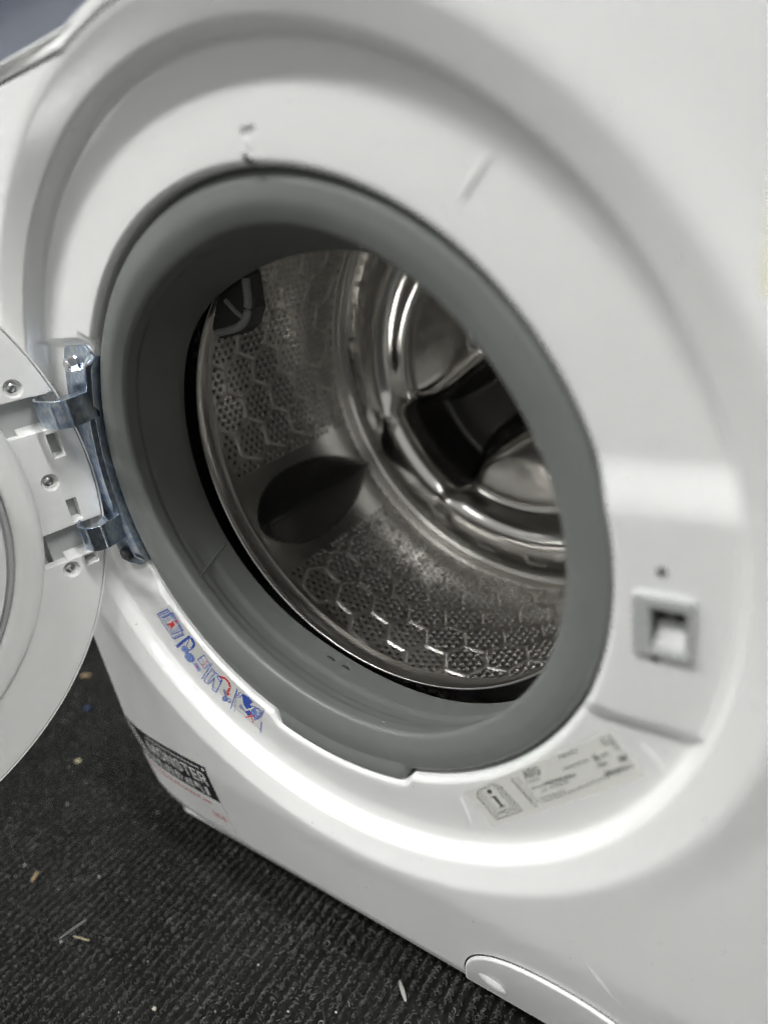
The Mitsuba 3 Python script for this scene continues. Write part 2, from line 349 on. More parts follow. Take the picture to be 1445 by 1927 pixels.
# body behind the front: sides, top, back, base, feet
body = [boxm([-.297, .036, -.412], [-.294, .60, .418]), boxm([.294, .036, -.412], [.297, .60, .418]), boxm([-.294, .597, -.412], [.294, .60, .418]), boxm([-.294, .036, -.412], [.294, .597, -.409])]
emit(W + 'cabinet', cat_(body), 'm_white_matt', False)
emit(W + 'worktop', boxm([-.2985, .010, .4205], [.2985, .605, .440]), 'm_white_matt', False)
for a in (-.25, .25):
    for b in (.09, .54):
        emit(W + 'foot', trimesh.creation.cylinder(.018, .019, sections=24, transform=trimesh.transformations.translation_matrix([a, b, -.4215])), 'm_black', 30)

# ---------------------------------------------------------------- door seal
lip_r = per([(80, .1445), (93, .1460), (107, .1500), (120, .1555), (133, .1665), (141, .1735), (150, .177), (165, .180), (180, .182), (195, .183), (210, .1825), (232, .179), (245, .1745), (260, .1755), (275, .1805), (290, .1855), (300, .187), (330, .185), (0, .178), (30, .166), (55, .152)])
fold_r = per([(84, .1650), (109, .1620), (125, .1645), (140, .1675), (154, .1670), (164, .1652), (178, .1645), (189, .1625), (200, .1585), (208, .1563), (227, .1562), (247, .1555), (262, .1568), (277, .1592), (283, .1615), (291, .163), (313, .163), (327, .165), (343, .165), (2, .164), (15, .163), (33, .1622), (50, .1635), (56, .164)])
ng = 720
tg = np.linspace(0, 2 * math.pi, ng, endpoint=False); dg = np.degrees(tg); dgs = (dg + 180) % 360 - 180
tab = ss(-112.5, -109.3, dgs) * (1 - ss(-77.2, -74.0, dgs))
Rf, Rl = fold_r(dg), lip_r(dg)
P = []
foot = .1880 + .0078 * tab
def seal(R, y): P.append((np.broadcast_to(R, ng), np.broadcast_to(y, ng)))
ty = .0035 * tab
seal(foot + .0021, .040); seal(foot + .0019, .0300 - ty * 1.4); seal(foot + .0012, .0284 - ty * 1.2); seal(foot, .0276 - ty); seal(foot - .0004, .0258 - ty); seal(foot - .0011, .0249 - ty)
seal(.1864 + .0050 * tab, .0243 - ty * .9); seal(.1852 + .0010 * tab, .0238 - ty * .4); seal(.1838, .0235); seal(.1820, .0236)
for t in (.15, .3, .45, .6, .75, .9): seal(.1820 + (Rf + .0035 - .1820) * t, .0236 + .0032 * t - .0010 * math.sin(t * math.pi))
seal(Rf + .0024, .0272); seal(Rf + .0009, .0281); seal(Rf + .0001, .0296); seal(Rf, .0312)
for t in np.linspace(.04, 1, 25):
    R = Rf + (Rl - .0016 - Rf) * (t ** 1.15) + .0015 * np.sin(t * math.pi)
    R = R + .0016 * ss(.16, .20, t)
    R = R + .0022 * ss(.30, .36, t) * (1 - ss(.50, .62, t)) * ss(-170, -140, dgs) * (1 - ss(-50, -20, dgs))     # trough along the bottom
    seal(R, .0306 + .0615 * t)
seal(Rl + .0004, .0935); seal(Rl + .0016, .0945); seal(Rl + .004, .0945); seal(Rl + .006, .091); seal(.215, .080); seal(.262, .080)
v = np.stack([np.stack([R * np.cos(tg), y, R * np.sin(tg)], -1) for R, y in P], 1)
emit(W + 'door_seal', tm(v.reshape(-1, 3), grid_faces(ng, len(P), True)), 'm_rubber', 40, 'grey rubber door seal around the drum opening')
def seal_pt(d, t):
    a = math.radians(d); R = float(fold_r(d)) + (float(lip_r(d)) - float(fold_r(d))) * t ** 1.15 + .0015 * math.sin(t * math.pi) + .0016 * (float(ss(.16, .20, t)) - t ** 1.15)
    return np.array([R * math.cos(a), .0306 + .0615 * t, R * math.sin(a)])
def inwards(p, e): q = np.array([p[0], 0, p[2]]); return p - q / np.linalg.norm(q) * e
# moulding seam low on the left and the two drain slits at the bottom
emit(W + 'door_seal__seam', tube([inwards(seal_pt(208.5 - 4 * t, .12 + .86 * t), .0001) for t in np.linspace(0, 1, 14)], .00042, 6), 'm_rubber', True)
for a in (-111.5, -106.5):
    emit(W + 'door_seal__drain_hole', tube([inwards(seal_pt(a + t, .82), .0001) for t in np.linspace(0, 2.6, 6)], [.0003, .0010, .0012, .0012, .001, .0003], 8), 'm_black', True)
lint = np.random.default_rng(5)
emit(W + 'door_seal__lint', cat_([blob(inwards(seal_pt(float(a_), float(t_)), .0003), .0003 + .0003 * float(q_), 1.6, 1, .7, 1, .4, int(a_)) for a_, t_, q_ in zip(lint.uniform(190, 300, 7), lint.uniform(.05, .9, 7), lint.random(7))]), 'm_grey_straw', True, kind='stuff')
# water inlet nozzle behind the top left of the lip
noz = Polygon([(-.128, .104), (-.124, .096), (-.098, .0985), (-.0865, .104), (-.0785, .116), (-.0765, .140), (-.10, .146)]).buffer(-.004).buffer(.004)
emit(W + 'inlet_nozzle', prism(noz, .012, .003, xz(.112), seg=4), 'm_nozzle_dark', 35, 'dark moulded water nozzle behind the seal')
emit(W + 'inlet_nozzle__rib', tube(rnd([(-.1220, .1000, .1005), (-.0985, .0996, .1035), (-.0875, .0994, .1085), (-.0815, .0994, .1200), (-.0800, .1000, .1360)], .01, 5), .0030, 10), 'm_nozzle', True, 'grey raised rim of the nozzle')
emit(W + 'inlet_nozzle__rib', tube([[-.1040, .0995, .1230], [-.0960, .0990, .1150], [-.0885, .0990, .1095]], .0019, 8), 'm_nozzle', True)

# ---------------------------------------------------------------- drum
DZ = -0.004
D = W + 'drum__'
Rw = 0.2350
front = rnd([(.1790, .112), (.1768, .1035), (.1752, .0992), (.1722, .0985), (.1720, .1030), (.1745, .1120), (.1790, .1220), (.2060, .1400), (.2290, .1530), (.2343, .1600), (.2343, .1685)], .004, 5)
emit(D + 'front_ring', lathe(front, 360, 0, DZ), 'm_drum', 50, 'bright rolled steel rim of the drum mouth')
ncol = 220; pit = 2 * math.pi * Rw / (ncol * math.sqrt(3) / 2)
YC = 0.2466; TH0 = math.radians(-125.5)
LIFT = [math.radians(-154 + 120 * k) for k in range(3)]
big = []                                     # centres of the honeycomb near one column pair, in (u, y)
def edge_dist(u, y):
    """Distance to the nearest border of the honeycomb of side pit*5/sqrt(3)."""
    D5 = 5 * pit; cw = D5 * math.sqrt(3) / 2
    best = np.full(u.shape, 9.0); sec = best.copy()
    I0 = np.round(u / cw)
    for di in (-1, 0, 1):
        I = I0 + di; cu = I * cw; yo = YC + (np.abs(I) % 2) * D5 / 2
        J0 = np.round((y - yo) / D5)
        for dj in (-1, 0, 1):
            d2 = (u - cu) ** 2 + (y - yo - (J0 + dj) * D5) ** 2
            sec = np.where(d2 < best, best, np.minimum(sec, d2)); best = np.minimum(best, d2)
    return (sec - best) / (2 * D5)
def wall_map(u, y, out):
    e = edge_dist(u, y); lf = lift_dist(TH0 + u / Rw)
    amp = ss(.20, .28, lf) * ss(.163, .172, y) * 1
    h = 0.0 * e
    R = Rw - h + out; a = TH0 + u / Rw
    return np.stack([R * np.cos(a), y, DZ + R * np.sin(a)], -1)
def lift_dist(a):
    return np.min([np.abs((a - l + math.pi) % (2 * math.pi) - math.pi) for l in LIFT], axis=0)
rows = np.arange(-13, 14)
ci, rj = np.meshgrid(np.arange(ncol), rows, indexing='ij'); ci, rj = ci.ravel(), rj.ravel()
cu = ci * pit * math.sqrt(3) / 2; cy = YC + rj * pit + (ci % 2) * pit / 2
ok = (cy > .156) & (cy < .3575); cu, cy = cu[ok], cy[ok]
ed = edge_dist(cu, cy); ld = lift_dist(TH0 + cu / Rw)
hole = (ed > .40 * pit) & (cy > .170) & (cy < .3480) & (ld > .235)
k6 = np.arange(12); an = k6 * math.pi / 6; rad = np.where(k6 % 2 == 0, pit / math.sqrt(3), pit / 2)
hexr = np.stack([rad * np.cos(an), rad * np.sin(an)], -1)
def cells(mask, radii, outs, close):
    cu_, cy_ = cu[mask], cy[mask]; n = len(cu_)
    rings = [hexr] + [np.stack([r * np.cos(an), r * np.sin(an)], -1) if r > 0 else hexr * -r for r in radii]
    vv = []
    for r, o in zip(rings, [0] + outs): vv.append(wall_map(cu_[:, None] + r[None, :, 0], np.broadcast_to(cy_[:, None] + r[None, :, 1], (n, 12)), o))
    if close: vv.append(wall_map(cu_[:, None], cy_[:, None], outs[-1] if outs else 0))
    v = np.concatenate(vv, 1); K = v.shape[1]; f = []
    for l in range(len(rings) - 1):
        for a in range(12):
            b = (a + 1) % 12; f += [[l * 12 + a, l * 12 + b, l * 12 + 12 + b], [l * 12 + a, l * 12 + 12 + b, l * 12 + 12 + a]]
    if close:
        l = (len(rings) - 1) * 12
        for a in range(12): f.append([l + a, l + (a + 1) % 12, l + 12])
    f = (np.array(f)[None] + (np.arange(n) * K)[:, None, None]).reshape(-1, 3)
    return trimesh.Trimesh(v.reshape(-1, 3), f, process=False)
holes = cells(hole, [.0031, .0027, .0023, .0020], [.0, .0004, .0011, .0026], False)
plain = cells(~hole, [-.66, -.33], [0, 0], True)
wall = cat_([holes, plain]); wall.merge_vertices(digits_vertex=6)
emit(D + 'wall', wall, 'm_drum', 40, 'perforated steel drum wall with a honeycomb of pressed ridges')
emit(D + 'back_seam', lathe(rnd([(.2356, .3545), (.2340, .3555), (.2338, .3630), (.2322, .3650), (.2338, .3675)], .0012, 4), 360, 0, DZ), 'm_drum', 50)
# pressed honeycomb ridges that stand a little proud of the wall
segs = {}
D5 = 5 * pit; cw = D5 * math.sqrt(3) / 2; sd = D5 / math.sqrt(3)
for I in range(44):
    for J in range(-3, 4):
        u0, y0 = I * cw, YC + (I % 2) * D5 / 2 + J * D5
        hv = [(u0 + sd * math.cos(math.pi / 3 * q), y0 + sd * math.sin(math.pi / 3 * q)) for q in range(6)]
        for q in range(6):
            p_, q_ = hv[q], hv[(q + 1) % 6]
            mid = ((p_[0] + q_[0]) / 2, (p_[1] + q_[1]) / 2)
            segs[(round(mid[0] * 2e3) % round(2 * math.pi * Rw * 2e3), round(mid[1] * 2e3))] = (p_, q_)
rid = []
for p_, q_ in segs.values():
    p_, q_ = np.array(p_), np.array(q_); t = np.linspace(0, 1, 9)[:, None]; l = p_ * (1 - t) + q_ * t
    ym, am = (p_[1] + q_[1]) / 2, TH0 + (p_[0] + q_[0]) / 2 / Rw
    if not (.168 < ym < .346 and lift_dist(np.array([am]))[0] > .235): continue
    nrm_ = np.array([-(q_ - p_)[1], (q_ - p_)[0]]); nrm_ /= np.linalg.norm(nrm_)
    cs = np.linspace(-1, 1, 7)
    w_ = .0027; u_ = l[:, None, 0] + nrm_[0] * cs[None, :] * w_; yy_ = l[:, None, 1] + nrm_[1] * cs[None, :] * w_
    R_ = Rw + .0002 - .0012 * (1 - cs[None, :] ** 2) + 0 * u_; a_ = TH0 + u_ / Rw
    rid.append(tm(np.stack([R_ * np.cos(a_), yy_, DZ + R_ * np.sin(a_)], -1).reshape(-1, 3), grid_faces(9, 7)))
emit(D + 'ridge', cat_(rid), 'm_ridge', 60, kind='stuff')
# back of the drum: bright bulged ring, three flat lobes, a deep three armed star between them, its dark reflections put into the colour
ARMS = [math.radians(-146 + 120 * k) for k in range(3)]
nph = 720
ph = np.linspace(0, 2 * math.pi, nph, endpoint=False)
RR = np.r_[np.linspace(0.001, .12, 24), np.linspace(.124, .2349, 64)]
PH, R2 = np.meshgrid(ph, RR, indexing='ij')
dphi = np.min([np.abs((PH - a + math.pi) % (2 * math.pi) - math.pi) for a in ARMS], axis=0)
wd = R2 * np.sin(np.minimum(dphi, 1.5))
armw = .036 + .020 * ss(.10, .165, R2)
arm = 1 - ss(armw - .010, armw + .006, wd)
ringp = np.interp(R2, [0, .1545, .158, .163, .169, .177, .187, .198, .209, .218, .2245, .2265, .2282, .2298, .2315, .2349], [.378, .378, .3705, .3640, .3590, .3555, .3540, .3550, .3580, .3612, .3640, .3660, .3695, .3670, .3660, .3660])
flat = .3760 - .006 * (1 - (R2 / .15) ** 2) * (R2 < .15)
edge = .1545 - .004 * arm
y2 = np.where(R2 > edge, ringp, flat)
grooveR = .0045 * np.exp(-((R2 - .1475) / .004) ** 2) * (1 - arm)
star = arm * (1 - ss(.146, .160, R2)) * .060
grooveA = .006 * np.exp(-((wd - armw - .004) / .005) ** 2) * (R2 < .150)
hub = .030 * (1 - ss(.03, .06, R2))
dent = np.zeros_like(R2)
for a in ARMS:
    for sg in (-1, 1):
        q = (PH - a - sg * .36 + math.pi) % (2 * math.pi) - math.pi
        dent += -.0055 * np.exp(-((q * R2 / .010) ** 2 + ((R2 - .176) / .010) ** 2)) + .004 * np.exp(-((q * R2 / .007) ** 2 + ((R2 - .192) / .008) ** 2))
from scipy.ndimage import gaussian_filter
Y2 = y2 + grooveR + star + grooveA - hub * 0 + dent
Y2 = np.where(R2 > .20, Y2, gaussian_filter(Y2, (3.5, 2.2), mode=('wrap', 'nearest')))
bk = tm(np.stack([R2 * np.cos(PH), Y2, DZ + R2 * np.sin(PH)], -1).reshape(-1, 3), grid_faces(nph, len(RR), True))
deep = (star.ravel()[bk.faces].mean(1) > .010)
emit(D + 'star_recess', trimesh.Trimesh(bk.vertices, bk.faces[deep], process=False), 'm_shaded_steel', 60, 'deep three armed star in the drum back, its dark reflections painted in')
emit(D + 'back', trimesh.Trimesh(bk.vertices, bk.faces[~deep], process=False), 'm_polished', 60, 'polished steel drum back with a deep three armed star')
# lifters
def lifter(a0):
    nv, nw = 61, 41
    t = np.linspace(-1, 1, nv)[:, None]; w = np.linspace(-1, 1, nw)[None, :]
    half = .041 * np.power(np.maximum(1 - np.abs(t) ** 2.4, 0), .62) * (1 - .18 * t)
    hgt = .047 * np.power(np.maximum(1 - np.abs(t) ** 2.6, 0), .55) * (.82 + .18 * t)
    prof_ = 1 - (w * w + .0025) ** .62 + .05 * (1 - w * w)
    prof_ = prof_ / (1 + .25 * np.exp(-(w / .12) ** 2) * 0)
    y = .2575 + .0885 * t + 0 * w
    u = half * w; R = Rw + .0006 - hgt * prof_
    a = a0 + u / Rw
    return tm(np.stack([R * np.cos(a), y, DZ + R * np.sin(a)], -1).reshape(-1, 3), grid_faces(nv, nw)), (half, hgt)
for k, a in enumerate(LIFT):
    m, _ = lifter(a)
    emit(D + 'lifter', m, 'm_lifter', 45, 'black plastic lifter paddle inside the drum' if k == 0 else None)
# outer tub, dark, closing the space behind
emit(W + 'tub', lathe([(.262, .075), (.262, .44), (.001, .44)], 96, 0, DZ), 'm_black', 40)

# ---------------------------------------------------------------- latch
Lk = W + 'door_lock__'
ly = RING_Y - .0060
fo = sbox(.1995, -.0315, .2245, -.0010); fi = sbox(.2075, -.0275, .2215, -.0070)
m = prism(fo.buffer(-.002).buffer(.002).difference(fi), .0034, .0010, xz(ly + .0004))
emit(Lk + 'frame', m, 'm_latch', 30, 'grey plastic frame of the door lock')
emit(Lk + 'pocket', cat_([boxm([.2055, ly - .001, -.0295], [.2075, ly + .006, -.0050]), boxm([.2215, ly - .001, -.0295], [.2235, ly + .006, -.0050]), boxm([.2075, ly - .001, -.0070], [.2215, ly + .006, -.0050]), boxm([.2075, ly - .001, -.0295], [.2215, ly + .006, -.0275]), boxm([.2055, ly + .006, -.0295], [.2235, ly + .008, -.0050])]), 'm_grey_plastic', False)
for a in (.2082, .2152):
    emit(Lk + 'slot', boxm([a, ly + .0048, -.0168], [a + .0042, ly + .0059, -.0115]), 'm_black', False)
q = np.array([[.2082, ly - .0005, -.0272], [.2208, ly - .0005, -.0272], [.2200, ly + .0055, -.0172], [.2096, ly + .0055, -.0172], [.2082, ly + .0058, -.0272], [.2208, ly + .0058, -.0272]])
emit(Lk + 'tongue', trimesh.Trimesh(q, [[0, 1, 2], [0, 2, 3], [0, 3, 4], [1, 5, 2], [0, 4, 5], [0, 5, 1], [3, 2, 5], [3, 5, 4]], process=False), 'm_tongue', False, 'white sloping tongue of the lock')
for a, b in ((.2110, .0095), (.2092, -.0340)):
    emit(Lk + 'screw', blob([a, ly, b], .0022, 1, .35, 1, 2), 'm_black', True)

# ---------------------------------------------------------------- hinge
H = W + 'hinge__'
def sector(r0, r1, a0, a1, n=60):
    a = np.radians(np.linspace(a0, a1, n))
    return Polygon(list(zip(r1 * np.cos(a), r1 * np.sin(a))) + list(zip(r0 * np.cos(a[::-1]), r0 * np.sin(a[::-1]))))
hy0 = RING_Y + .0035
plate = sector(.1905, .2215, 140, 205).intersection(sbox(-.26, -.0655, -.1, .1110)).buffer(-.008).buffer(.008, quad_segs=10)
emit(H + 'plate', prism(plate.segmentize(.003), .0022, .0007, xz(hy0)), 'm_zinc', 30, 'blue tinted zinc plated hinge plate')
# turned up flange along the seal side
n = 90; a = np.radians(np.linspace(147.0, 198.6, n))
prf = rnd([(.1995, hy0 - .0021), (.1970, hy0 - .0026), (.1948, hy0 - .0064), (.1915, hy0 - .0068), (.1888, hy0 - .0040), (.1884, hy0 + .003)], .0014, 4)
fade = np.minimum(ss(0, .05, np.linspace(0, 1, n)), 1 - ss(.95, 1, np.linspace(0, 1, n)))
v = np.stack([np.cos(a)[:, None] * prf[None, :, 0], hy0 - .0015 + (prf[None, :, 1] - hy0 + .0015) * np.where(prf[None, :, 1] < hy0 - .0015, fade[:, None], 1), np.sin(a)[:, None] * prf[None, :, 0]], -1)
emit(H + 'flange', tm(v.reshape(-1, 3), grid_faces(n, len(prf))), 'm_zinc', 40)
def strap(path, z0, z1, th_=.0020):
    p = rnd([(a, b) for a, b in path], .0045, 8)
    line = LineString(p).buffer(th_ / 2, cap_style=2, join_style=1)
    return prism(line.segmentize(.004), z1 - z0, .0005, lambda u, v, w: np.column_stack([u, v, z0 + w]))
emit(H + 'arm', strap([(-.1785, .0225), (-.1730, .0090), (-.1712, -.0030), (-.1775, -.0085), (-.2000, -.0085), (-.2120, -.0030), (-.2190, .0030)], .0600, .0795), 'm_zinc', 35, 'upper bent hinge arm')
emit(H + 'arm', strap([(-.1915, .0225), (-.1860, .0090), (-.1840, -.0030), (-.1895, -.0095), (-.2030, -.0095), (-.2120, -.0030), (-.2190, .0030)], -.0370, -.0180), 'm_zinc', 35, 'lower bent hinge arm')
for z0, z1 in ((.0600, .0795), (-.0370, -.0180)):        # web that ties an arm to the plate
    emit(H + 'web', prism(Polygon([(-.1735, .0080), (-.1725, -.0015), (-.1900, .0000), (-.2030, .0120), (-.2030, .0215), (-.1785, .0215)]) if z0 > 0 else Polygon([(-.1865, .0080), (-.1852, -.0015), (-.1980, .0030), (-.2060, .0120), (-.2060, .0215), (-.1915, .0215)]), .0018, .0004, lambda u, v, w, z1=z1: np.column_stack([u, v, z1 - .0045 + w])), 'm_zinc', 30)
def hexbolt(c3, n_, r, h, key, m, hexa=True):
    cyl = trimesh.creation.cylinder(r * 1.25, .0012, sections=28); cyl.apply_translation([0, 0, .0006])
    hx = trimesh.creation.cylinder(r, h, sections=6 if hexa else 24); hx.apply_translation([0, 0, h / 2 + .001])
    dome = trimesh.creation.icosphere(subdivisions=2, radius=1.0); dome.vertices = dome.vertices * [r * .72, r * .72, .0012] + [0, 0, h + .0009]
    mm = cat_([cyl, hx, dome])
    z = np.asarray(n_, float); z /= np.linalg.norm(z); x_ = np.cross([0.1, 0, 1], z); x_ /= np.linalg.norm(x_); y_ = np.cross(z, x_)
    mm.vertices = mm.vertices @ np.array([x_, y_, z]) + np.asarray(c3)
    return emit(key, mm, m, 25)
hexbolt([-.1855, hy0 - .0021, .0985], [0, -1, 0], .0050, .0048, H + 'screw', 'm_bolt')
hexbolt([-.2010, hy0 - .0021, -.0560], [0, -1, 0], .0050, .0034, H + 'screw', 'm_bolt_dark')

# ---------------------------------------------------------------- door, swung open about the hinge
Dr = W + 'door__'
TH, HX, HY, RD, CZ = 1.8103, -.2143, -.0008, .2365, .0226
e1 = np.array([math.cos(TH), -math.sin(TH), 0]); nn = np.array([math.sin(TH), math.cos(TH), 0]); e2 = np.array([0, 0, 1.0])
DC = np.array([HX, HY, CZ]) + .2143 * e1                   # centre of the door's inner face
def dpl(w0=0.0): return lambda u, v, w: DC + u[:, None] * e1 + v[:, None] * e2 + (w + w0)[:, None] * nn
def dlathe(prof, n=300):
    prof = np.asarray(prof, float); t = np.linspace(0, 2 * math.pi, n, endpoint=False)
    u = (np.cos(t)[:, None] * prof[None, :, 0]).ravel(); v_ = (np.sin(t)[:, None] * prof[None, :, 0]).ravel(); w = np.broadcast_to(prof[None, :, 1], (n, len(prof))).ravel()
    return tm(dpl()(u, v_, w), grid_faces(n, len(prof), True))
disc = Point(0, 0).buffer(RD - .0016, quad_segs=90); hole_ = Point(0, 0).buffer(.1905, quad_segs=80)
sl1 = sbox(-.25, .0555 - CZ, -.150, .0805 - CZ); sl2 = sbox(-.25, -.0455 - CZ, -.150, -.0205 - CZ)
plate_ = disc.difference(hole_).difference(sl1).difference(sl2)
cl = []
for a0, a1, z0, z1 in ((-.0085, .0003, .0802 + .0012, .0900), (-.0066, .0015, .0335, .0515), (-.0030, .0046, -.0178, .0000), (-.0032, .0060, -.0552, -.0475)):
    cl.append(sbox(a0 - .2143, z0 - CZ, a1 - .2143, z1 - CZ))
scr = [(.0110, .0890), (.0102, .0170), (.0180, -.0540)]
scr = [(a - .2143, z - CZ) for a, z in scr]
for q in cl: plate_ = plate_.difference(q)
for q in scr: plate_ = plate_.difference(Point(q).buffer(.0062, quad_segs=12))
emit(Dr + 'inner_ring', prism(plate_.segmentize(.006), .010, .0009, dpl(-.010)), 'm_white_matt', 28, 'pale plastic ring on the inside of the door')
# floors of the hinge slots and clip pockets, and a sloped lower edge in each slot
emit(Dr + 'slot_floor', prism(sbox(-.232, -.0700, -.188, .062), .0016, 0, dpl(-.0118)), 'm_latch', False)
for zb_ in (.0555 - CZ, -.0455 - CZ):
    q = np.array([[-.196, zb_ + .0045, -.0100], [-.236, zb_ + .0045, -.0100], [-.236, zb_ - .0003, -.0006], [-.196, zb_ - .0003, -.0006], [-.196, zb_ - .0003, -.0100], [-.236, zb_ - .0003, -.0100]])
    mm = trimesh.Trimesh(dpl()(q[:, 0], q[:, 1], q[:, 2]), [[0, 1, 2], [0, 2, 3], [0, 3, 4], [1, 5, 2]], process=False)
    emit(Dr + 'slot_ramp', mm, 'm_white_matt', False)
for q in cl:
    x0, z0, x1, z1 = q.bounds
    k = np.array([[x0, z0 - .0002, -.0005], [x1, z0 - .0002, -.0005], [x1, z0 + .0026, -.0080], [x0, z0 + .0026, -.0080]])
    emit(Dr + 'clip_ramp', trimesh.Trimesh(dpl()(k[:, 0], k[:, 1], k[:, 2]), [[0, 1, 2], [0, 2, 3]], process=False), 'm_white_matt', False)
for u, v_ in scr:
    cup = rnd([(.0062, -.0004), (.0060, -.0010), (.0052, -.0044), (.0008, -.0046)], .0006, 3)
    t = np.linspace(0, 2 * math.pi, 40, endpoint=False)
    pts_ = lambda prf_: tm(dpl()(u + (np.cos(t)[:, None] * prf_[None, :, 0]).ravel(), v_ + (np.sin(t)[:, None] * prf_[None, :, 0]).ravel(), np.broadcast_to(prf_[None, :, 1], (40, len(prf_))).ravel()), grid_faces(40, len(prf_), True))
    emit(Dr + 'screw_cup', pts_(cup), 'm_white_matt', 40)
    hd = np.array([(.0041, -.0046), (.0041, -.0034), (.0036, -.0027), (.0026, -.0022), (.0019, -.0021), (.0016, -.0030), (.0002, -.0032)])
    emit(Dr + 'screw', pts_(hd), 'm_bolt', 25)
# raised inner collar, glass bowl with its bright bead, outer shell
emit(Dr + 'collar', dlathe(rnd([(.1908, -.011), (.1908, .0010), (.1888, .0052), (.1840, .0062), (.1745, .0058), (.1700, .0040), (.1690, -.004)], .0022, 5)), 'm_white_matt', 50)
emit(Dr + 'bead', dlathe(rnd([(.1690, .002), (.1682, .0075), (.1655, .0080), (.1640, .004)], .0015, 4)), 'm_latch', 50)
emit(Dr + 'glass_bowl', dlathe(rnd([(.1645, -.004), (.1642, .010), (.150, .034), (.118, .052), (.060, .060), (.0005, .061), (.0005, .057), (.060, .056), (.116, .048), (.146, .031), (.158, .010), (.160, -.004), (.1645, -.004)], .006, 5), 200), 'm_glass', True, 'clear glass bowl of the door')
emit(Dr + 'outer_shell', dlathe(rnd([(.2354, -.0060), (.2356, -.0004), (.2366, -.0001), (.2372, -.0012), (.2374, -.0040), (.2350, -.0070), (.2150, -.0170), (.1850, -.026), (.10, -.033), (.0005, -.034)], .003, 4)), 'm_white', 40)

# ---------------------------------------------------------------- filter flap at the bottom right
FC = .1530
def flap_outline(g=0.0):
    t = np.linspace(0, math.pi, 90); n_ = 2.3
    x_ = FC - (.0695 + g) * np.sign(np.cos(t)) * np.abs(np.cos(t)) ** (2 / n_); z_ = -.3535 + (.0575 + g) * np.abs(np.sin(t)) ** (2 / n_)
    return Polygon(list(zip(x_, z_)) + [(FC + .0695 + g, -.3800), (FC - .0695 - g, -.3800)])
def on_face(w0): return lambda u, v, w: np.column_stack([u, surf(u, v) - w - w0, v])
fl = flap_outline().segmentize(.003)
m = prism(fl, .0040, .0016, on_face(-.0014), seg=4)
emit(W + 'filter_flap', m, 'm_white', 30, 'white filter flap with a rounded top at the machine foot')
emit(W + 'filter_flap__gap', prism(flap_outline(.0011).segmentize(.003).difference(flap_outline(-.001)), .0004, 0, on_face(0)), 'm_black', 30)
t = np.linspace(0, 2 * math.pi, 40, endpoint=False); rr_ = np.linspace(0, 1, 9)
dim = np.array([[.1075 + .0105 * r_ * math.cos(q), surf(.1075, -.336) - .0026 - .00025 - .0016 * (1 - r_ ** 2) ** 1.0 * (1 if r_ < 1 else 0), -.3365 + .0062 * r_ * math.sin(q) - .0022 * r_ * math.cos(q)] for q in t for r_ in rr_])
emit(W + 'filter_flap__finger_dimple', tm(dim, grid_faces(40, 9, True)), 'm_white', True)

